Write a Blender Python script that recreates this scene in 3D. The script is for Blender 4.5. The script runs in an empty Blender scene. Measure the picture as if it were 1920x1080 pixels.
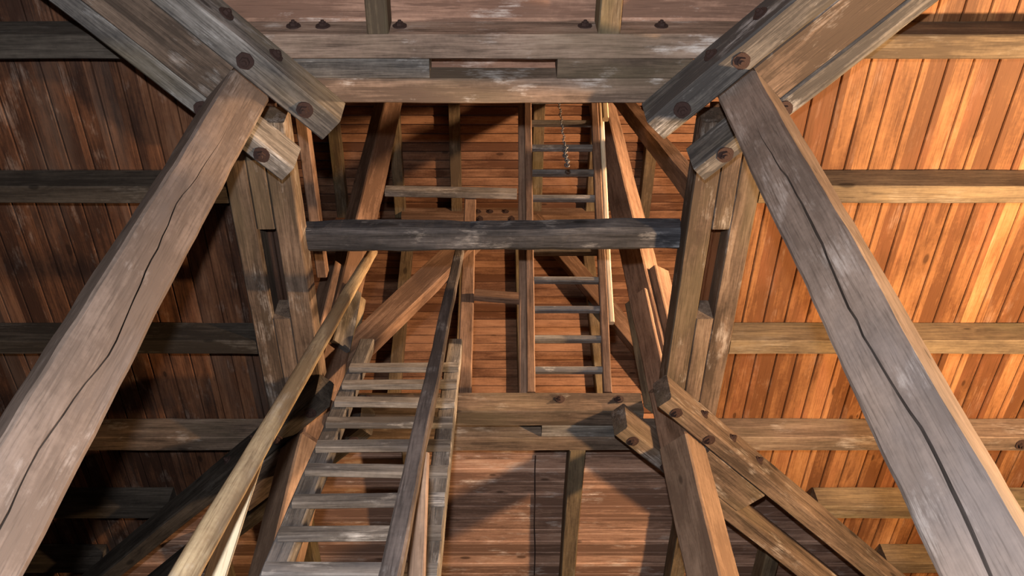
import bpy, math, random
from mathutils import Vector, Matrix, noise
S = bpy.context.scene
COL = S.collection
random.seed(4)
R2 = math.sqrt(0.5)
# ------------------------------------------------------------------ camera
PITCH = math.radians(53.5)
sp, cp = math.sin(PITCH), math.cos(PITCH)
cam_data = bpy.data.cameras.new('camera')
cam_data.sensor_width = 36.0
cam_data.lens = 1769.0 / 1920.0 * 36.0
cam_data.shift_x = 35.0 / 1920.0
cam_data.clip_start = 0.02
cam = bpy.data.objects.new('camera', cam_data)
COL.objects.link(cam)
cam.matrix_world = Matrix(((1, 0, 0, 0), (0, -sp, -cp, 0), (0, cp, -sp, 0), (0, 0, 0, 1)))
S.camera = cam
# ------------------------------------------------------------------ light
world = bpy.data.worlds.new('world')
S.world = world
world.use_nodes = True
world.node_tree.nodes['Background'].inputs[0].default_value = (0.6, 0.7, 1.0, 1)
world.node_tree.nodes['Background'].inputs[1].default_value = 0.004


def point(name, loc, power, col, rad):
    d = bpy.data.lights.new(name, 'POINT')
    d.energy = power
    d.color = col
    d.shadow_soft_size = rad
    o = bpy.data.objects.new(name, d)
    o.location = loc
    COL.objects.link(o)
    return o


point('camera_flash', (-0.05, -0.34, 0.22), 1000, (0.97, 0.97, 1.0), 0.05)
point('work_lamp', (4.45, 2.65, 2.0), 1950, (1.0, 0.62, 0.31), 0.13)
point('upper_lamp', (4.15, 3.35, 6.9), 2100, (1.0, 0.62, 0.34), 0.10)
vs = S.view_settings
vs.view_transform = 'Standard'
vs.look = 'None'
vs.gamma = 1.0
vs.use_curve_mapping = False
vs.exposure = 0.0


# ------------------------------------------------------------------ materials
def wood(name, dark, mid, light, pale=None, pale_amt=0.0, knot=1.0, grain=1.0, rough=0.78, bump=0.5,
         board=None, stain=None, stain_amt=0.0, spec=0.25):
    """procedural sawn timber; the grain runs along the object's local x axis"""
    m = bpy.data.materials.new(name)
    m.use_nodes = True
    nt = m.node_tree
    N, L = nt.nodes, nt.links
    bsdf = N['Principled BSDF']

    def new(t, **kw):
        n = N.new(t)
        for k, v in kw.items():
            setattr(n, k, v)
        return n

    def math_(op, a, b=None, c=None):
        n = new('ShaderNodeMath', operation=op)
        for i, v in enumerate((a, b, c)):
            if v is None:
                continue
            if isinstance(v, (int, float)):
                n.inputs[i].default_value = v
            else:
                L.new(v, n.inputs[i])
        return n.outputs[0]

    def vmath(op, a, b):
        n = new('ShaderNodeVectorMath', operation=op)
        for i, v in enumerate((a, b)):
            if isinstance(v, tuple):
                n.inputs[i].default_value = v
            else:
                L.new(v, n.inputs[i])
        return n.outputs[0]

    def mix(f, a, b, blend='MIX'):
        n = new('ShaderNodeMix', data_type='RGBA', blend_type=blend)
        for i, v in ((0, f), (6, a), (7, b)):
            if isinstance(v, (int, float)):
                n.inputs[i].default_value = v
            elif isinstance(v, tuple):
                n.inputs[i].default_value = (*v, 1)
            else:
                L.new(v, n.inputs[i])
        return n.outputs[2]

    def ramp(f, *stops):
        n = new('ShaderNodeMapRange')
        n.inputs[1].default_value, n.inputs[2].default_value = stops
        L.new(f, n.inputs[0])
        return n.outputs[0]

    def nz(vec, scale, detail=5, rough_=0.55, dist=0.0):
        n = new('ShaderNodeTexNoise')
        n.inputs['Scale'].default_value = scale
        n.inputs['Detail'].default_value = detail
        n.inputs['Roughness'].default_value = rough_
        n.inputs['Distortion'].default_value = dist
        L.new(vec, n.inputs['Vector'])
        return n.outputs['Fac']

    tc = new('ShaderNodeTexCoord')
    oi = new('ShaderNodeObjectInfo')
    rnd = math_('MULTIPLY', oi.outputs['Random'], 57.0)
    off = new('ShaderNodeCombineXYZ')
    for i in range(3):
        L.new(rnd, off.inputs[i])
    P = vmath('ADD', tc.outputs['Object'], off.outputs[0])
    val = oi.outputs['Random']
    if board:
        sep = new('ShaderNodeSeparateXYZ')
        L.new(tc.outputs['Object'], sep.inputs[0])
        bid = math_('FLOOR', math_('DIVIDE', sep.outputs[1], board))
        wn = new('ShaderNodeTexWhiteNoise', noise_dimensions='1D')
        L.new(math_('ADD', bid, rnd), wn.inputs['W'])
        val = wn.outputs['Value']
        o2 = new('ShaderNodeCombineXYZ')
        L.new(math_('MULTIPLY', val, 31.0), o2.inputs[0])
        L.new(math_('MULTIPLY', bid, 3.7), o2.inputs[2])
        P = vmath('ADD', P, o2.outputs[0])
    # knots bend the grain around them
    kv = new('ShaderNodeTexVoronoi', feature='F1')
    kv.inputs['Scale'].default_value = 1.0
    wob = nz(P, 7.0, 2)
    kp = vmath('MULTIPLY', P, (2.6, 6.2, 6.2) if board else (1.9, 4.6, 4.6))
    L.new(kp, kv.inputs['Vector'])
    kd = math_('ADD', kv.outputs['Distance'], math_('MULTIPLY', math_('SUBTRACT', wob, 0.5), 0.10))
    ksel = new('ShaderNodeSeparateXYZ')
    L.new(kv.outputs['Color'], ksel.inputs[0])
    has = math_('GREATER_THAN', ksel.outputs[0], 1.0 - 0.62 * knot)
    ksz = math_('MULTIPLY', has, math_('ADD', math_('MULTIPLY', ksel.outputs[1], 0.10), 0.055))
    kn = new('ShaderNodeMapRange', interpolation_type='SMOOTHSTEP')
    L.new(kd, kn.inputs[0])
    L.new(math_('MULTIPLY', ksz, 1.1), kn.inputs[1])
    L.new(math_('MULTIPLY', ksz, 0.55), kn.inputs[2])
    knotf = kn.outputs[0]
    ring = new('ShaderNodeMapRange', interpolation_type='SMOOTHSTEP')
    L.new(kd, ring.inputs[0])
    L.new(math_('MULTIPLY', ksz, 3.4), ring.inputs[1])
    L.new(math_('MULTIPLY', ksz, 1.0), ring.inputs[2])
    ringf = ring.outputs[0]
    # grain
    gx = vmath('MULTIPLY', P, (1.5, 19, 19))
    bend = new('ShaderNodeCombineXYZ')
    L.new(math_('MULTIPLY', ringf, 0.8), bend.inputs[1])
    gx = vmath('ADD', gx, bend.outputs[0])
    g1 = nz(gx, 1.0, 6, 0.6, 0.5)
    g2 = nz(vmath('MULTIPLY', P, (5, 120, 120)), 1.0, 4, 0.6)
    g3 = nz(vmath('MULTIPLY', P, (2.0, 5, 5)), 0.7, 4, 0.6)
    g4 = nz(P, 38.0, 3, 0.6)
    f = math_('ADD', math_('MULTIPLY', g1, 0.55 * grain), math_('MULTIPLY', g2, 0.25 * grain))
    f = math_('ADD', f, math_('MULTIPLY', g3, 0.50))
    f = math_('ADD', f, math_('MULTIPLY', math_('SUBTRACT', val, 0.5), 0.24 if board else 0.12))
    f = math_('ADD', f, math_('MULTIPLY', g4, 0.12))
    f = ramp(f, 0.40 + 0.40 * grain - 0.16, 0.40 + 0.40 * grain + 0.16 + (0.06 if board else 0))
    cr = new('ShaderNodeValToRGB')
    e = cr.color_ramp.elements
    e[0].position, e[0].color = 0.0, (*dark, 1)
    e[1].position, e[1].color = 1.0, (*light, 1)
    x = e.new(0.5)
    x.color = (*mid, 1)
    L.new(f, cr.inputs[0])
    c = cr.outputs[0]
    if stain:
        sf = ramp(nz(vmath('MULTIPLY', P, (0.8, 2.2, 2.2)), 1.1, 4), 0.50, 0.68)
        c = mix(math_('MULTIPLY', sf, stain_amt), c, stain)
    if pale:
        pf = ramp(nz(vmath('MULTIPLY', P, (2.4, 5.5, 5.5)), 1.0, 7, 0.68), 0.56, 0.70)
        pf = math_('MULTIPLY', pf, ramp(g2, 0.35, 0.6))
        c = mix(math_('MULTIPLY', pf, pale_amt), c, pale)
    fib = ramp(g2, 0.33, 0.47)
    c = mix(math_('MULTIPLY', math_('SUBTRACT', 1.0, fib), 0.34), c, tuple(v * 0.35 for v in dark))
    c = mix(math_('MULTIPLY', ringf, 0.35), c, tuple(0.5 * (a + b) * 0.8 for a, b in zip(dark, mid)))
    c = mix(math_('MULTIPLY', knotf, 0.8), c, tuple(v * 0.4 for v in dark))
    L.new(c, bsdf.inputs['Base Color'])
    bsdf.inputs['Roughness'].default_value = rough
    bsdf.inputs['Specular IOR Level'].default_value = spec
    b = new('ShaderNodeBump')
    b.inputs['Strength'].default_value = bump
    b.inputs['Distance'].default_value = 0.006
    h = math_('ADD', math_('MULTIPLY', g2, 0.6), math_('MULTIPLY', g1, 0.8))
    L.new(h, b.inputs['Height'])
    L.new(b.outputs[0], bsdf.inputs['Normal'])
    return m


M_POST = wood('greyed_post_timber', (0.13, 0.097, 0.078), (0.24, 0.183, 0.15), (0.36, 0.295, 0.25),
              (0.66, 0.61, 0.57), 0.35, 0.8, 0.6, 0.85, 0.5, stain=(0.14, 0.128, 0.13), stain_amt=0.5)
M_BEAM = wood('weathered_beam_timber', (0.065, 0.046, 0.034), (0.17, 0.12, 0.088), (0.29, 0.22, 0.165),
              (0.62, 0.58, 0.54), 0.6, 0.7, 1.0, 0.8, 0.6, stain=(0.145, 0.115, 0.07), stain_amt=0.5)
M_GREY = wood('silvered_beam_timber', (0.06, 0.055, 0.052), (0.17, 0.155, 0.14), (0.33, 0.31, 0.29),
              (0.66, 0.65, 0.64), 0.65, 0.6, 1.1, 0.8, 0.6, stain=(0.19, 0.15, 0.085), stain_amt=0.5)
M_JOIST = wood('brown_joist_timber', (0.09, 0.065, 0.042), (0.19, 0.14, 0.085), (0.30, 0.225, 0.13),
               (0.5, 0.47, 0.4), 0.25, 0.6, 0.9, 0.8, 0.5, stain=(0.15, 0.14, 0.07), stain_amt=0.5)
M_LOG = wood('dark_hewn_log', (0.022, 0.023, 0.027), (0.058, 0.058, 0.066), (0.12, 0.12, 0.13),
             (0.5, 0.5, 0.52), 0.6, 0.3, 1.0, 0.85, 1.0)
M_LADDER = wood('grey_ladder_timber', (0.09, 0.08, 0.072), (0.21, 0.19, 0.17), (0.36, 0.33, 0.30),
                (0.7, 0.67, 0.63), 0.7, 0.4, 1.0, 0.8, 0.5, stain=(0.12, 0.13, 0.16), stain_amt=0.5)
M_RED = wood('reddish_timber', (0.12, 0.07, 0.045), (0.25, 0.155, 0.105), (0.38, 0.25, 0.17),
             None, 0, 0.5, 0.9, 0.75, 0.4)
M_LEFTSHADE = wood('left_shade_timber', (0.024, 0.019, 0.015), (0.062, 0.051, 0.041), (0.115, 0.096, 0.078),
                   (0.4, 0.38, 0.35), 0.2, 0.5, 0.9, 0.85, 0.5)  # timber colour darkened to stand in for the weak light at the left
M_RAIL = wood('dark_handrail_timber', (0.05, 0.04, 0.036), (0.115, 0.092, 0.082), (0.20, 0.165, 0.145),
              (0.5, 0.48, 0.46), 0.35, 0.5, 0.9, 0.8, 0.5)
M_LOWBOUNCE = wood('low_bounce_boards', (0.015, 0.011, 0.009), (0.04, 0.028, 0.02), (0.075, 0.05, 0.035), board=0.15)  # colour made near black to cut lamp bounce off unseen walls and floors
M_FRONTLIT = wood('pinkish_flash_lit_timber', (0.12, 0.083, 0.062), (0.29, 0.205, 0.155), (0.45, 0.345, 0.27),
               (0.82, 0.78, 0.74), 0.85, 0.7, 1.0, 0.7, 0.6, stain=(0.22, 0.17, 0.11), stain_amt=0.4)  # brighter pinkish beam tone, pale patches paint in the flash hot spot
M_PEACH = wood('peach_post_timber', (0.17, 0.11, 0.075), (0.31, 0.21, 0.145), (0.43, 0.31, 0.22),
               None, 0, 0.5, 0.7, 0.8, 0.4)
M_POLE = wood('peeled_pole_timber', (0.26, 0.18, 0.10), (0.52, 0.40, 0.24), (0.70, 0.58, 0.38),
              (0.5, 0.48, 0.46), 0.35, 0.6, 0.8, 0.6, 0.4, stain=(0.27, 0.215, 0.16), stain_amt=0.35)
M_FRESH = wood('fresh_sawn_timber', (0.60, 0.47, 0.30), (0.74, 0.62, 0.43), (0.85, 0.76, 0.60),
               None, 0, 0.25, 0.7, 0.6, 0.2)
M_PINE = wood('orange_pine_boards', (0.13, 0.052, 0.020), (0.33, 0.155, 0.062), (0.49, 0.275, 0.125),
              (0.75, 0.6, 0.48), 0.15, 0.9, 0.6, 0.6, 0.3, board=0.15, stain=(0.30, 0.11, 0.05), stain_amt=0.4)
M_ROSE = wood('rosy_pine_boards', (0.20, 0.115, 0.08), (0.50, 0.30, 0.21), (0.70, 0.49, 0.38),
              (0.84, 0.75, 0.68), 0.75, 1.0, 1.0, 0.65, 0.4, board=0.15, stain=(0.25, 0.13, 0.09), stain_amt=0.4)
M_LEFTDIM = wood('dimmed_brown_boards', (0.038, 0.016, 0.009), (0.125, 0.052, 0.025), (0.225, 0.105, 0.053),
             (0.55, 0.45, 0.38), 0.3, 0.8, 1.0, 0.75, 0.4, board=0.15, stain=(0.10, 0.07, 0.055), stain_amt=0.5)  # board colour lowered to paint in the dimness of the left panel
M_UPPER = wood('upper_storey_boards', (0.11, 0.05, 0.028), (0.32, 0.17, 0.10), (0.44, 0.26, 0.16),
               None, 0, 1.0, 0.55, 0.75, 0.4, board=0.135)


def metal(name, col, rough, met):
    m = bpy.data.materials.new(name)
    m.use_nodes = True
    b = m.node_tree.nodes['Principled BSDF']
    n = m.node_tree.nodes.new('ShaderNodeTexNoise')
    n.inputs['Scale'].default_value = 45
    r = m.node_tree.nodes.new('ShaderNodeValToRGB')
    r.color_ramp.elements[0].color = (*[c * 0.5 for c in col], 1)
    r.color_ramp.elements[0].position = 0.35
    r.color_ramp.elements[1].color = (*[c * 1.5 for c in col], 1)
    r.color_ramp.elements[1].position = 0.65
    m.node_tree.links.new(n.outputs['Fac'], r.inputs[0])
    m.node_tree.links.new(r.outputs[0], b.inputs['Base Color'])
    b.inputs['Roughness'].default_value = rough
    b.inputs['Metallic'].default_value = met
    return m


M_RUST = metal('rusty_iron', (0.040, 0.020, 0.016), 0.85, 0.2)
M_CHAIN = metal('grey_chain_steel', (0.11, 0.11, 0.115), 0.6, 0.4)


# ------------------------------------------------------------------ mesh helpers
def link_mesh(name, verts, faces, mat, mw, parent=None, smooth=False):
    me = bpy.data.meshes.new(name)
    me.from_pydata(verts, [], faces)
    me.validate()
    me.update()
    me.materials.append(mat)
    if smooth:
        for p in me.polygons:
            p.use_smooth = True
    o = bpy.data.objects.new(name, me)
    COL.objects.link(o)
    if parent is not None:
        o.parent = parent
        o.matrix_local = inv_of(parent) @ mw
    else:
        o.matrix_world = mw
    MW[o.name] = mw.copy()
    return o


MW = {}


def inv_of(p):
    return MW[p.name].inverted()


def tag(o, label, cat, group=None, kind=None):
    if kind:
        o['kind'] = kind
    if label:
        o['label'] = label
    if cat:
        o['category'] = cat
    if group:
        o['group'] = group
    return o


def frame(a, b, ref):
    x = (b - a).normalized()
    z = ref - x * ref.dot(x)
    z.normalize()
    y = z.cross(x)
    m = Matrix((x, y, z)).transposed().to_4x4()
    m.translation = a
    return m


def section(w, h, ch, crack=None):
    """chamfered rectangle, counter-clockwise in the local y-z plane"""
    y, z = w / 2, h / 2
    return [(-y + ch, -z), (y - ch, -z), (y, -z + ch), (y, z - ch), (y - ch, z), (-y + ch, z), (-y, z - ch), (-y, -z + ch)]


def beam(name, a, b, w, h, mat, ref=(0, 0, 1), parent=None, rough=0.003, ch=0.008, bends=(), ends=(0, 0),
         crack=None, step=0.16, smooth=False, rnd=None, nsec=None, taper=1.0):
    """squared timber from a to b; w across, h along ref.  ends = mitre slopes of both ends (x shift per z).
    crack = (side, [(s, offset, width)...]) cuts a real drying crack into the +z or -z face."""
    a, b, ref = Vector(a), Vector(b), Vector(ref)
    m = frame(a, b, ref)
    Ln = (b - a).length
    n = max(1, int(Ln / step))
    sec = section(w, h, ch)
    if nsec:
        sec = [(w / 2 * math.cos(2 * math.pi * i / nsec), h / 2 * math.sin(2 * math.pi * i / nsec)) for i in range(nsec)]
    seed = (hash_(name) + len(MW)) * 1.37
    verts, faces = [], []
    stations = [Ln * i / n for i in range(n + 1)]
    ck = None
    if crack:
        ck = crack
    for s in stations:
        t = s / Ln
        bx = by = 0.0
        pts = []
        sc = 1 + (taper - 1) * t
        for (y, z) in sec:
            pts.append((y * sc, z * sc))
        if ck:
            c, wd, dp, sk = ck(s)
            zb = -h / 2
            pts = [pts[0], (c - wd, zb), (c + sk, zb + dp), (c + wd, zb)] + pts[1:]
        for (y, z) in pts:
            e = (ends[0] * (1 - t) + ends[1] * t)
            xs = s + (ends[0] * z if s == 0 else 0) + (ends[1] * z if s == stations[-1] else 0)
            nv = noise.noise_vector(Vector((s * 1.3 + seed, y * 6, z * 6)))
            nf = noise.noise_vector(Vector((s * 6 + seed, y * 11, z * 11 + 9)))
            verts.append((xs, y + rough * (1.6 * nv.x + 0.8 * nf.x), z + rough * (1.6 * nv.y + 0.8 * nf.y)))
    k = len(verts) // (n + 1)
    for i in range(n):
        for j in range(k):
            j2 = (j + 1) % k
            faces.append((i * k + j, (i + 1) * k + j, (i + 1) * k + j2, i * k + j2))
    faces.append(tuple(range(k)))
    faces.append(tuple(n * k + j for j in reversed(range(k))))
    # orient outward
    faces = [tuple(reversed(f)) for f in faces]
    o = link_mesh(name, verts, faces, mat, m, parent, smooth)
    return o


def hash_(s):
    v = 7
    for c in s:
        v = (v * 31 + ord(c)) % 997
    return v


def bolt(parent, loc, normal, r=0.043, seed=0):
    """rusty bolt: uneven washer plate with a hexagonal nut on it"""
    nrm = Vector(normal).normalized()
    ref = Vector((0, 0, 1)) if abs(nrm.z) < 0.9 else Vector((0, 1, 0))
    x = nrm.cross(ref).normalized()
    y = nrm.cross(x).normalized()
    m = Matrix((x, y, nrm)).transposed().to_4x4()
    m.translation = Vector(loc)
    verts, faces = [], []

    def prism(rs, z0, z1, top=1.0, rot=0.0):
        k = len(rs)
        b0 = len(verts)
        for (z, s) in ((z0, 1.0), (z1, top)):
            for i, rr in enumerate(rs):
                a = 2 * math.pi * i / k + rot
                verts.append((rr * s * math.cos(a), rr * s * math.sin(a), z))
        for i in range(k):
            j = (i + 1) % k
            faces.append((b0 + i, b0 + j, b0 + k + j, b0 + k + i))
        faces.append(tuple(b0 + k + i for i in range(k)))

    rg = random.Random(len(MW))
    prism([r * (0.94 + 0.12 * rg.random()) for _ in range(14)], -0.01, 0.007, 0.95)
    prism([r * 0.56] * 6, 0.006, 0.024, 0.93, rg.random())
    prism([r * 0.28] * 8, 0.023, 0.036, 0.85)
    return link_mesh('bolt', verts, faces, M_RUST, m, parent)


def boards(name, origin, xdir, ydir, rows, mat, thick=0.028, gap=0.006, parent=None, vee=0.006):
    """boarding: rows = [(y0, y1, [(xa0, xb0, xa1, xb1), ...])] in the local frame; each row is one board,
    xa0..xb0 its extent at y0 and xa1..xb1 at y1.  The local -z side is the visible face."""
    x, y = Vector(xdir).normalized(), Vector(ydir).normalized()
    z = x.cross(y)
    m = Matrix((x, y, z)).transposed().to_4x4()
    m.translation = Vector(origin)
    verts, faces = [], []
    rg = random.Random(hash_(name))
    for (y0, y1, ext) in rows:
        dz = rg.uniform(-0.0025, 0.0025)
        g0, g1 = y0 + gap / 2, y1 - gap / 2
        for (a0, b0, a1, b1) in ext:
            k = len(verts)
            v0, v1 = g0 + vee, g1 - vee

            def X(aa, bb, yy):
                t = (yy - y0) / (y1 - y0)
                return aa + (bb - aa) * t
            for yy, zz in ((v0, dz), (v1, dz), (g1, dz + vee), (g1, thick), (g0, thick), (g0, dz + vee)):
                verts.append((X(a0, a1, yy), yy, zz))
            for yy, zz in ((v0, dz), (v1, dz), (g1, dz + vee), (g1, thick), (g0, thick), (g0, dz + vee)):
                verts.append((X(b0, b1, yy), yy, zz))
            for i in range(6):
                j = (i + 1) % 6
                faces.append((k + i, k + 6 + i, k + 6 + j, k + j))
            faces.append(tuple(k + i for i in range(6)))
            faces.append(tuple(k + 6 + i for i in reversed(range(6))))
    return link_mesh(name, verts, [tuple(f) for f in faces], mat, m, parent)


CY = 3.6       # plan centre of the tower is (0, CY)
Z0, Z1 = 5.0, 5.21


def Q(sx, sy, r, t, z):
    """point by radius r along a plan diagonal and offset t across it"""
    return Vector((sx * (r + t) * R2, CY + sy * (r - t) * R2, z))


SIDE = {(-1, -1): 'left front', (1, -1): 'right front', (-1, 1): 'left back', (1, 1): 'right back'}

# ------------------------------------------------------------------ the setting: floor, walls, boarded ceilings
HALF = 4.75
P = 0.15


def rect_rows(y0, y1, x0, x1, pitch):
    n = int(round((y1 - y0) / pitch))
    return [(y0 + i * pitch, y0 + (i + 1) * pitch, [(x0, x1, x0, x1)]) for i in range(n)]


def panel_rows():
    rows = []
    d = 1.305
    while d < HALF + 0.1:
        e = d + P
        if d < 1.60:
            rows.append((d, e, [(-1.12, 1.12, -1.12, 1.12)]))
        else:
            rows.append((d, e, [(-d + 0.004, d - 0.004, -e + 0.004, e - 0.004)]))
        d = e
    return rows


for nm, xd, yd, mt in (('ceiling', (1, 0, 0), (0, 1, 0), M_ROSE), ('ceiling', (-1, 0, 0), (0, -1, 0), M_ROSE),
                       ('ceiling', (0, -1, 0), (1, 0, 0), M_PINE), ('ceiling', (0, 1, 0), (-1, 0, 0), M_LEFTDIM)):
    o = boards(nm, (0, CY, Z1 + 0.003), xd, yd, panel_rows(), mt)
    tag(o, None, None, kind='structure')

for nm, xd in (('wall_north', (1, 0, 0)), ('wall_south', (-1, 0, 0)), ('wall_east', (0, -1, 0)), ('wall_west', (0, 1, 0))):
    x = Vector(xd)
    out = Vector((-x.y, x.x, 0)) * 1.0       # outward normal
    o = boards(nm, Vector((0, CY, -1.6)) + out * HALF, xd, (0, 0, 1), rect_rows(0, 6.78, -HALF, HALF, P), M_LOWBOUNCE)
    # flip so the visible side faces inward: local z = x cross y
    tag(o, None, None, kind='structure')
    lean = 0.17
    yv = Vector((-out.x * lean, -out.y * lean, 1)).normalized()
    rws = []
    zz = 0.0
    pu = 0.135
    Ls = 6.25 / yv.z
    while zz < Ls:
        h0 = 4.70 - zz * yv.z * lean
        h1 = 4.70 - (zz + pu) * yv.z * lean
        rws.append((zz, zz + pu, [(-h0, h0, -h1, h1)]))
        zz += pu
    o = boards(nm, Vector((0, CY, Z1 + 0.06)) + out * 4.70, xd, yv, rws, M_UPPER if nm == 'wall_north' else M_LOWBOUNCE, vee=0.012, gap=0.012)
    tag(o, None, None, kind='structure')
UC = 11.45
# unseen dark layer added over the lower boarding to stop lamp light bouncing up
for xd, yd in (((1, 0, 0), (0, 1, 0)), ((-1, 0, 0), (0, -1, 0)), ((0, -1, 0), (1, 0, 0)), ((0, 1, 0), (-1, 0, 0))):
    rows = [q for q in panel_rows() if q[0] > 1.7 and q[1] < 4.72]
    o = boards('floor', (0, CY, Z1 + 0.036), xd, yd, rows, M_LOWBOUNCE, thick=0.02, gap=0.002, vee=0.002)
    tag(o, None, None, kind='structure')
o = boards('ceiling', (0, CY, UC), (1, 0, 0), (0, 1, 0), rect_rows(-3.645, 3.645, -3.64, 3.64, 0.135), M_UPPER, vee=0.012, gap=0.012)
tag(o, None, None, kind='structure')
o = boards('floor', (0, CY, -1.6), (1, 0, 0), (0, -1, 0), rect_rows(-4.8, 4.8, -HALF, HALF, 0.2), M_LOWBOUNCE)
tag(o, None, None, kind='structure')

# ------------------------------------------------------------------ the ring of doubled beams round the opening
d0, d1, d2, d3 = 1.2225, 1.372, 1.49, 1.633
zc = (Z0 + Z1) / 2
hh = Z1 - Z0
BX = 4.74


def ring_x(sy, nm, lab, inner):
    if inner:
        a, b, dd = -1.10, 1.10, (d0 + d1) / 2
        w = d1 - d0
    else:
        a, b, dd = (-2.0, 2.0, (d2 + d3) / 2) if sy < 0 else (-BX, BX, (d2 + d3) / 2)
        w = d3 - d2
    low = 0.045 if (inner and sy < 0) else 0.0     # the front inner beam is a little shallower
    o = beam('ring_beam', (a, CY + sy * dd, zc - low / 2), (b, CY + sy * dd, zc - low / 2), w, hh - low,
             M_FRONTLIT if sy < 0 else M_BEAM)
    tag(o, lab, 'beam')
    if sy < 0 and not inner:  # tails split off so the painted flash brightness stops at the diagonals
        for sx, t in ((-1, 'left'), (1, 'right')):
            q = beam('joist', (sx * 2.004, CY - dd, zc), (sx * BX, CY - dd, zc), w, hh, M_LEFTSHADE if sx < 0 else M_JOIST)
            tag(q, '%s topmost joist in the picture, in line with the long front beam' % t, 'joist')
    return o


so = ring_x(-1, 0, 'long front beam across the top of the picture, five dark bolt heads on its face', False)
si = ring_x(-1, 0, 'shorter front beam forming the top edge of the square opening', True)
no = ring_x(1, 0, 'long back beam behind the one edging the opening, running out to both walls', False)
ni = ring_x(1, 0, 'back beam forming the bottom edge of the square opening, behind the big ladder', True)
for x in (-1.12, -0.956, -0.524, 0.514, 0.941):
    bolt(so, (x, CY - d3, 5.125), (0, -1, 0), 0.042)
for x in (0.494, 0.929, -0.5, -0.93):
    bolt(ni, (x, CY + d0, 5.13), (0, -1, 0), 0.040)
bolt(no, (3.97, CY + 1.56, Z0), (0, 0, -1), 0.05)
for sx, s in ((-1, 'left'), (1, 'right')):
    o = beam('ring_beam', (sx * (d2 + d3) / 2, CY - d2 + 0.004, zc), (sx * (d2 + d3) / 2, CY + d2 - 0.004, zc), d3 - d2, hh, M_BEAM)
    tag(o, 'outer %s side beam of the square opening, joists butt against it' % s, 'beam')
    o = beam('ring_beam', (sx * (d0 + d1) / 2, CY - 1.10, zc), (sx * (d0 + d1) / 2, CY + 1.10, zc), d1 - d0, hh,
             M_BEAM)
    tag(o, 'inner %s side beam of the square opening, holding the end of the dark log' % s, 'beam')
g = 0.003
for sy, s in ((-1, 'front'), (1, 'back')):
    for sx, t in ((-1, 'left'), (1, 'right')):
        o = beam('spacer_block', (sx * 0.36, CY + sy * (d1 + d2) / 2, zc), (sx * 1.12, CY + sy * (d1 + d2) / 2, zc), d2 - d1 - g, hh,
                 M_GREY if (sx < 0) == (sy < 0) else M_BEAM)
        tag(o, '%s wooden spacer block between the doubled %s beams of the opening' % (t, s), 'wood block')
        o = beam('spacer_block', (sx * (d1 + d2) / 2, CY + sy * 0.36, zc), (sx * (d1 + d2) / 2, CY + sy * 1.12, zc), d2 - d1 - g, hh, M_BEAM)
        tag(o, '%s wooden spacer block between the doubled %s side beams of the opening' % (s, t), 'wood block')

# ------------------------------------------------------------------ diagonal tie beams at the four corners
DZ0, DZ1 = 4.75, 4.998
plies = {-1: ((-0.268, -0.110), (0.145, 0.262)), 1: ((-0.258, -0.132), (0.132, 0.262))}
for (sx, sy), nm in SIDE.items():
    objs = []
    for k, (t0, t1) in enumerate(plies[sy]):
        tm = (t0 + t1) / 2
        near = (k == 0) if sy < 0 else (k == 1)
        m = M_GREY if sy < 0 else (M_BEAM if sx > 0 else M_LEFTSHADE)
        r0 = 1.47
        r1 = 6.55
        o = beam('diagonal_beam', Q(sx, sy, r0, tm, (DZ0 + DZ1) / 2), Q(sx, sy, r1, tm, (DZ0 + DZ1) / 2),
                 t1 - t0, DZ1 - DZ0, m, rough=0.004, ch=0.012)
        tag(o, '%s of the doubled diagonal beams clasping the %s post' % ('nearer' if near else 'farther', nm), 'beam')
        objs.append((o, tm, t0, t1))
        for r in ((1.655, 2.055) if sy < 0 else (1.60, 1.975)):
            bolt(o, Q(sx, sy, r, tm, DZ0), (0, 0, -1), 0.050 if sy < 0 else 0.045)
    # bolts on the upright face nearest the camera
    if sy < 0:
        o, tm, t0, t1 = objs[0]
        for r in (1.943, 2.27):
            bolt(o, Q(sx, sy, r, t0, 4.88), Q(sx, sy, 0, -1, 0) - Q(sx, sy, 0, 0, 0), 0.045)
    else:
        o, tm, t0, t1 = objs[1]
        for r in (1.867, 2.206, 2.534):
            bolt(o, Q(sx, sy, r, t1, 4.88), Q(sx, sy, 0, 1, 0) - Q(sx, sy, 0, 0, 0), 0.036)
    ta, tb = plies[sy][0][1] + 0.003, plies[sy][1][0] - 0.003
    tm = (ta + tb) / 2
    r1 = 6.0 if sy < 0 else 2.75
    o = beam('packing_timber', Q(sx, sy, 2.075, tm, (DZ0 + DZ1) / 2), Q(sx, sy, r1, tm, (DZ0 + DZ1) / 2), tb - ta, DZ1 - DZ0 - 0.01, M_BEAM)
    tag(o, 'packing timber sandwiched between the doubled diagonal beams outside the %s post' % nm, 'beam')

# ------------------------------------------------------------------ the four posts
LEAN = 0.021


def crack_fn(s0, s1, base, amp, wmax, seed, skew):
    def f(s):
        if s < s0 or s > s1:
            return (base, 0.0004, 0.0004, 0.0)
        t = (s - s0) / (s1 - s0)
        wv = base + amp * (noise.noise(Vector((s * 1.1, seed, 0))) * 1.6 + noise.noise(Vector((s * 4.5, seed, 3))) * 0.5 + noise.noise(Vector((s * 13, seed, 5))) * 0.16)
        env = min(1, 6 * t, 6 * (1 - t)) * (0.55 + 0.45 * abs(noise.noise(Vector((s * 2.0, seed, 7))) * 2))
        return (wv, wmax * env + 0.0004, 0.075 * env + 0.0004, skew * env)
    return f


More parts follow.
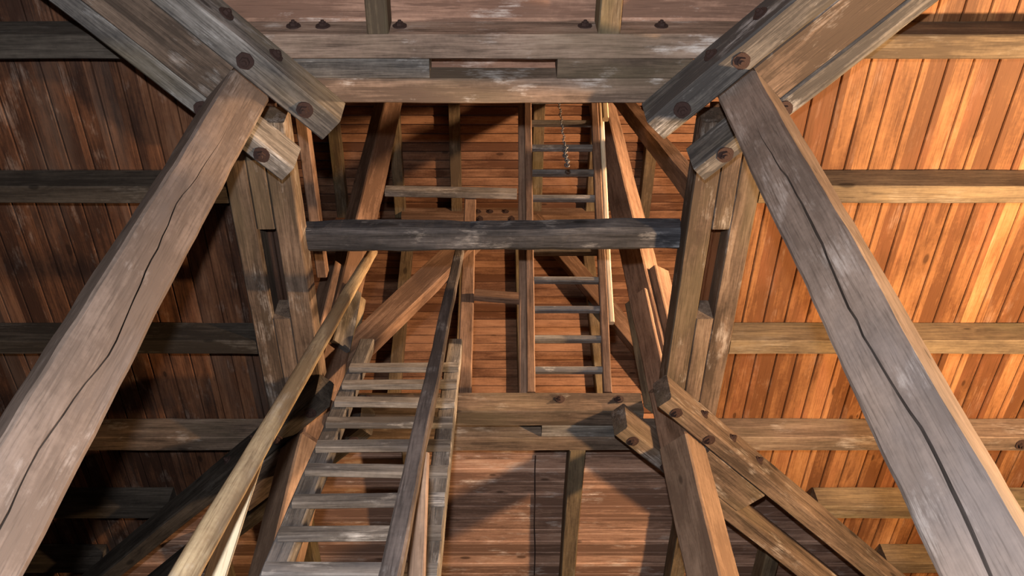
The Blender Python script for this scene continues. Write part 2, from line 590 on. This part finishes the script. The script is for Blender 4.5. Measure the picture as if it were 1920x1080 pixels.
posts = {}
for (sx, sy), nm in SIDE.items():
    tm = 0.018 if sy < 0 else 0.0
    rc = 1.952 if sy < 0 else 1.922
    w = 0.245
    dirr = Vector((sx * R2, sy * R2, 0))
    p0 = Q(sx, sy, rc + LEAN * 6.35, tm, -1.6) + Vector(((-0.06 if sx < 0 else -0.08) if sy < 0 else 0, 0, 0))
    p1 = Q(sx, sy, rc, tm, 4.75)
    # across: t-direction
    root = bpy.data.objects.new('corner_post', None)
    COL.objects.link(root)
    root.location = p0
    MW[root.name] = Matrix.Translation(p0)
    ref = Vector((-sx * R2, -sy * R2, 0)) if sy > 0 else Vector((sx * R2, -sy * R2, 0)) * -1
    tdir = Q(sx, sy, 0, 1, 0) - Q(sx, sy, 0, 0, 0)
    ref = tdir if sy < 0 else -dirr
    # the camera sees -ref side of the near posts (the broad face) : crack is cut on the local -z face
    if sy < 0:
        cf = crack_fn(0.6, 5.9, 0.0, 0.03, 0.0035 if sx < 0 else 0.0068, 3.3 + sx, -0.03 * sx)
        o = beam('lower_post', p0, p1, w, w, M_POST, ref=ref, parent=root, rough=0.006, ch=0.014, crack=cf, step=0.08)
    else:
        o = beam('lower_post', p0, p1, w, w, M_PEACH, ref=ref, parent=root, rough=0.004, ch=0.012)
    sh = 0.09 if (sx, sy) == (-1, 1) else 0.0
    q0 = Q(sx, sy, rc - sh * 0.4, tm, 4.752)
    q1 = Q(sx, sy, rc - 0.13 - sh, tm, 11.2)
    o = beam('upper_post', q0, q1, 0.235, 0.235, M_RED, ref=ref, parent=root, rough=0.004, ch=0.012)
    lab = {(-1, -1): 'massive greyed square post at the left, split by a long drying crack',
           (1, -1): 'massive greyed square post at the right, split by a long drying crack',
           (-1, 1): 'back left post half hidden behind the big ladder',
           (1, 1): 'back right post with one bright orange face, right of the big ladder'}[(sx, sy)]
    tag(root, lab, 'post')
    posts[(sx, sy)] = root
    if sy > 0:
        # splice cheeks above the ring, ends cut to a slope
        for st in (-1, 1):
            c0 = Q(sx, sy, rc - sh * 0.5, tm + st * 0.155, 5.26)
            c1 = Q(sx, sy, rc - sh * 0.7, tm + st * 0.155, 6.82 if st > 0 else 6.60)
            beam('splice_cheek', c0, c1, 0.07, 0.22, M_RED if st > 0 else M_JOIST, ref=dirr, parent=root, ends=(0, 0.55))
        c0 = Q(sx, sy, rc - 0.150 - sh * 0.7, tm, 5.72 if sx < 0 else 5.3)
        c1 = Q(sx, sy, rc - 0.150 - sh * 0.8, tm, 6.45)
        beam('splice_cheek', c0, c1, 0.17, 0.05, M_LADDER if sx < 0 else M_RED, ref=dirr, parent=root, ends=(0.4, -0.6))

# ------------------------------------------------------------------ joists under the boards
JG = 'joists under the lower boarding'
JW = 0.122


def joist(a, b, w, lab, mat=M_JOIST, grp=None, ref=(0, 0, 1)):
    o = beam('joist', a, b, w, hh - 0.004, mat, ref=ref)
    tag(o, lab, 'joist', grp)
    return o


for sx, s in ((-1, 'left'), (1, 'right')):
    for off, w, st, lab in ((-0.61, JW, d3 + 0.004, 'front one of the two joists butting against the %s side of the opening'),
                            (0.615, JW, d3 + 0.004, 'back one of the two joists butting against the %s side of the opening'),
                            (2.34, 0.15, 2.60, 'short joist on the %s beyond the long back beam'),
                            (3.05, 0.14, 3.32, 'shortest joist seen on the %s, lowest in the picture'),
                            ):
        joist((sx * st, CY + off, zc), (sx * BX, CY + off, zc), w, lab % s, M_LEFTSHADE if sx < 0 else M_JOIST)
for sy, s in ((-1, 'front'), (1, 'back')):
    for sx, t in ((-1, 'left'), (1, 'right')):
        for off, st, lab in ((0.637, d3 + 0.004, '%s joist of the %s boarding nearest its middle'),
                             (1.562, d3 + 0.004, '%s joist of the %s boarding in line with the side of the opening'),
                             (2.34, 2.75, '%s joist of the %s boarding beyond the diagonal beams')):
            if sy < 0 and off > 1:
                continue
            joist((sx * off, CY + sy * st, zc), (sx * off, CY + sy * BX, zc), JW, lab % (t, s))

# ------------------------------------------------------------------ dark log across the opening
o = beam('log', (-1.235, 3.44, 5.235), (1.235, 3.43, 5.235), 0.17, 0.175, M_LOG, rough=0.010, ch=0.03, step=0.06)
tag(o, 'dark rough log spanning the square opening from side to side', 'log')

# ------------------------------------------------------------------ upper storey framing
UG = 'joists of the upper ceiling'
for x, t in ((-2.12, 'far left joist under the upper ceiling boards'), (-1.31, 'joist under the upper ceiling, above the back left post'),
             (-0.515, 'joist under the upper ceiling, left of the middle'), (0.60, 'joist under the upper ceiling, behind the upper ladder'),
             (1.37, 'joist under the upper ceiling, behind the yellow pole'), (2.12, 'far right joist under the upper ceiling boards')):
    o = beam('upper_joist', (x, 0.3, UC - 0.1), (x, 7.1, UC - 0.1), 0.15, 0.19, M_JOIST)
    tag(o, t, 'joist')


def wallp(x, z, off=0.0):
    return Vector((x, 8.30 - 0.17 * (z - Z1) - off, z))


for x, t in ((-2.0, 'wall stud of the upper back wall left of the back left post'), (-1.18, 'wall stud right of the back left post, on the upper back wall'),
             (-0.38, 'wall stud near the middle of the upper back wall'), (0.37, 'wall stud behind the left handrail of the upper ladder'),
             (1.29, 'wall stud seen between the rungs at the right of the upper ladder'), (2.1, 'wall stud of the upper back wall right of the back right post')):
    o = beam('wall_stud', wallp(x, 5.3, 0.1), wallp(x, 11.15, 0.1), 0.15, 0.18, M_JOIST, ref=(0, -1, 0))
    tag(o, t, 'stud')
o = beam('wall_plate', (-1.28, 7.07, 11.24), (1.45, 7.07, 11.24), 0.16, 0.22, M_RED)
tag(o, 'dark bolted plate along the top of the upper back wall, above the log', 'beam')
for x in (-0.22, -0.05, 0.17):
    bolt(o, (x, 6.99, 11.24), (0, -1, 0), 0.05)
for x in (-0.19, 0.25):
    bolt(o, (x, 7.04, 11.13), (0, 0, -1), 0.05)
o = beam('brace', (-1.30, 5.0, 5.60), (-0.14, 5.0, 7.66), 0.24, 0.13, M_RED, ref=(0, 1, 0))
tag(o, 'broad slanting brace rising from the back left post behind the log', 'brace')
for s in (1,):
    o = beam('wall_brace', wallp(s * 0.55, 11.1, 0.29), wallp(s * 2.05, 8.3, 0.29), 0.22, 0.12, M_RED, ref=(0, 1, 0))
    tag(o, 'slanting brace on the upper back wall at the %s' % ('left, mostly hidden' if s < 0 else 'right, behind the ladder rungs'), 'brace')
    if s < 0:
        continue
    o = beam('side_brace', (s * 1.42, 3.25, 5.25), (s * 1.42, 4.62, 9.9), 0.13, 0.16, M_RED, ref=(0, 1, 0))
    tag(o, 'steep brace in the %s side frame above the opening' % ('left' if s < 0 else 'right'), 'brace')
o = beam('side_rail', (-1.37, 2.0, 6.17), (-1.37, 4.42, 6.17), 0.085, 0.11, M_RED)
tag(o, 'thin horizontal rail above the left side of the opening with a lit edge', 'rail')
# guard frame beside the upper ladder
o = beam('guard_post', (-0.225, 5.02, 5.22), (-0.235, 5.02, 8.40), 0.115, 0.07, M_RED, ref=(0, 1, 0))
tag(o, 'slim upright between the two ladders, rising behind the log', 'post')
o = beam('guard_rail', (-1.10, 4.93, 8.33), (0.24, 4.93, 8.27), 0.07, 0.12, M_LADDER)
tag(o, 'upper horizontal rail from the back left post to the upper ladder handrail', 'rail')
o = beam('guard_rail', (-0.165, 4.96, 6.60), (0.235, 4.96, 6.55), 0.06, 0.11, M_RED)
tag(o, 'short lower rail between the slim upright and the upper ladder handrail', 'rail')


# ------------------------------------------------------------------ lower ladder
def lad1(z):
    return 2.59 + 0.387 * z


root = bpy.data.objects.new('ladder', None)
COL.objects.link(root)
root.location = (-0.66, lad1(-1.6), -1.6)
MW[root.name] = Matrix.Translation(root.location)
tag(root, 'big grey ladder with flat rungs rising to the opening at lower left', 'ladder')
up = Vector((0, 0.387, 1)).normalized()
nf = Vector((0, -1, 0.387)).normalized()
for x in (-1.0, -0.30):
    beam('rail', (x, lad1(-1.6), -1.6), (x, lad1(5.75), 5.75), 0.11, 0.10, M_LADDER, ref=nf, parent=root)
for k in range(-13, 9):
    z = 2.62 + 0.308 * k + random.uniform(-0.012, 0.012)
    c = Vector((0, lad1(z), z)) + nf * 0.068
    dz = random.uniform(-0.008, 0.008)
    beam('rung', (-1.03, c.y, c.z + dz), (-0.25, c.y, c.z - dz), 0.042, 0.090, M_LADDER, ref=(up + nf * 0.1), parent=root)
# handrails of the lower ladder
o = beam('handrail_pole', (-0.885, 0.95, -1.58), (-0.945, 4.16, 6.10), 0.088, 0.088, M_POLE, nsec=14, smooth=True, rough=0.0025, taper=0.92)
tag(o, 'round yellowish peeled pole used as left handrail of the big ladder', 'handrail')
s1 = beam('strut', (-0.958, 2.78, 2.62), (-1.15, 3.16, 0.9), 0.078, 0.04, M_FRESH, ref=(0, 1, 0), parent=o)
s1['label'] = 'pale fresh-sawn strut under the pole'
o = beam('handrail', (-0.325, 0.95, -1.58), (-0.262, 4.14, 6.10), 0.066, 0.066, M_RAIL, ref=(0, 1, 0), rough=0.004)
tag(o, 'squared dark handrail on the right of the big ladder', 'handrail')
beam('strut', (-0.285, 2.74, 2.60), (-0.25, 3.12, 0.9), 0.065, 0.04, M_PEACH, ref=(0, 1, 0), parent=o)


# ------------------------------------------------------------------ upper ladder
def lad2(z):
    return 7.5 - 0.5 * z


root = bpy.data.objects.new('upper_ladder', None)
COL.objects.link(root)
root.location = (0.57, lad2(5.22), 5.22)
MW[root.name] = Matrix.Translation(root.location)
tag(root, 'narrower upper ladder with reddish rails above the square opening', 'ladder')
nf2 = Vector((0, -1, -0.5)).normalized()
up2 = Vector((0, -0.5, 1)).normalized()


ZA, ZB = 5.25, 8.9
L0 = Vector((0.287, lad2(ZA), ZA))
L1 = Vector((0.312, lad2(ZB), ZB))
R0 = Vector((0.862, lad2(ZA), ZA))
R1 = Vector((0.905, lad2(ZB), ZB))
beam('rail', L0, L1, 0.065, 0.08, M_RED, ref=nf2, parent=root)
beam('rail', R0, R1, 0.065, 0.08, M_RED, ref=nf2, parent=root)
for k, z in enumerate((5.394, 5.603, 5.81, 6.014, 6.21, 6.40, 6.591, 6.782, 6.964, 7.141, 7.40, 7.63, 7.86, 8.1)):
    # solved for the plane 7.5 - 0.5 z
    zk = 5.419 + (7.49 - 5.419) * k / 9.0
    t = (zk - ZA) / (ZB - ZA)
    a = L0.lerp(L1, t)
    b = R0.lerp(R1, t)
    beam('rung', a - nf2 * 0.0 + Vector((0.03, 0, 0)), b - Vector((0.03, 0, 0)), 0.06, 0.045, M_LADDER, ref=up2, parent=root)
o = beam('ladder_handrail', Vector((0.225, 4.92, 5.24)), Vector((0.262, 3.06, 8.9)), 0.06, 0.06, M_RED, ref=nf2)
tag(o, 'slim left handrail standing close beside the upper ladder', 'handrail')
o = beam('pole', (0.925, 4.62, 5.78), (0.965, 3.05, 8.9), 0.038, 0.06, M_FRESH, ref=nf2)
tag(o, 'bright yellow fresh-sawn pole along the right of the upper ladder', 'handrail')
beam('end_piece', (0.955, 3.62, 7.30), (0.965, 2.82, 8.9), 0.05, 0.06, M_FRESH, ref=nf2, parent=o)

# ------------------------------------------------------------------ hanging chain and a thin wire
root = bpy.data.objects.new('chain', None)
COL.objects.link(root)
root.location = (0.545, 3.42, 6.15)
MW[root.name] = Matrix.Translation(root.location)
tag(root, 'small grey chain hanging in front of the upper ladder rungs', 'chain')


def torus(cx, cz, r, R, ly, turn, verts, faces):
    nu, nv = 12, 6
    b0 = len(verts)
    for i in range(nu):
        a = 2 * math.pi * i / nu
        for j in range(nv):
            bb = 2 * math.pi * j / nv
            rr = R + r * math.cos(bb)
            u, v = rr * math.cos(a), rr * math.sin(a) * ly
            w = r * math.sin(bb)
            verts.append((u * math.cos(turn) + w * -math.sin(turn) + cx, u * math.sin(turn) + w * math.cos(turn), v + cz))
    for i in range(nu):
        for j in range(nv):
            faces.append((b0 + i * nv + j, b0 + ((i + 1) % nu) * nv + j, b0 + ((i + 1) % nu) * nv + (j + 1) % nv, b0 + i * nv + (j + 1) % nv))


for k in range(46):
    v, f = [], []
    big = k < 10
    R = 0.017 if big else 0.009
    zz = k * 0.036 if big else 0.36 + (k - 10) * 0.024
    torus(0, 0, 0.005 if big else 0.0025, R, 1.5, (k % 2) * math.pi / 2 + 0.3 * random.random(), v, f)
    if zz < 2.0:
        link_mesh('chain_link', v, f, M_CHAIN, Matrix.Translation((0.545 + 0.006 * math.sin(k), 3.42, 6.15 + zz)), root)
o = beam('wire', (0.33, 5.50, 5.196), (0.36, 7.0, 5.196), 0.006, 0.006, M_RUST, rough=0.008)
tag(o, 'thin dark wire running along the back boarding left of its right joist', 'wire')
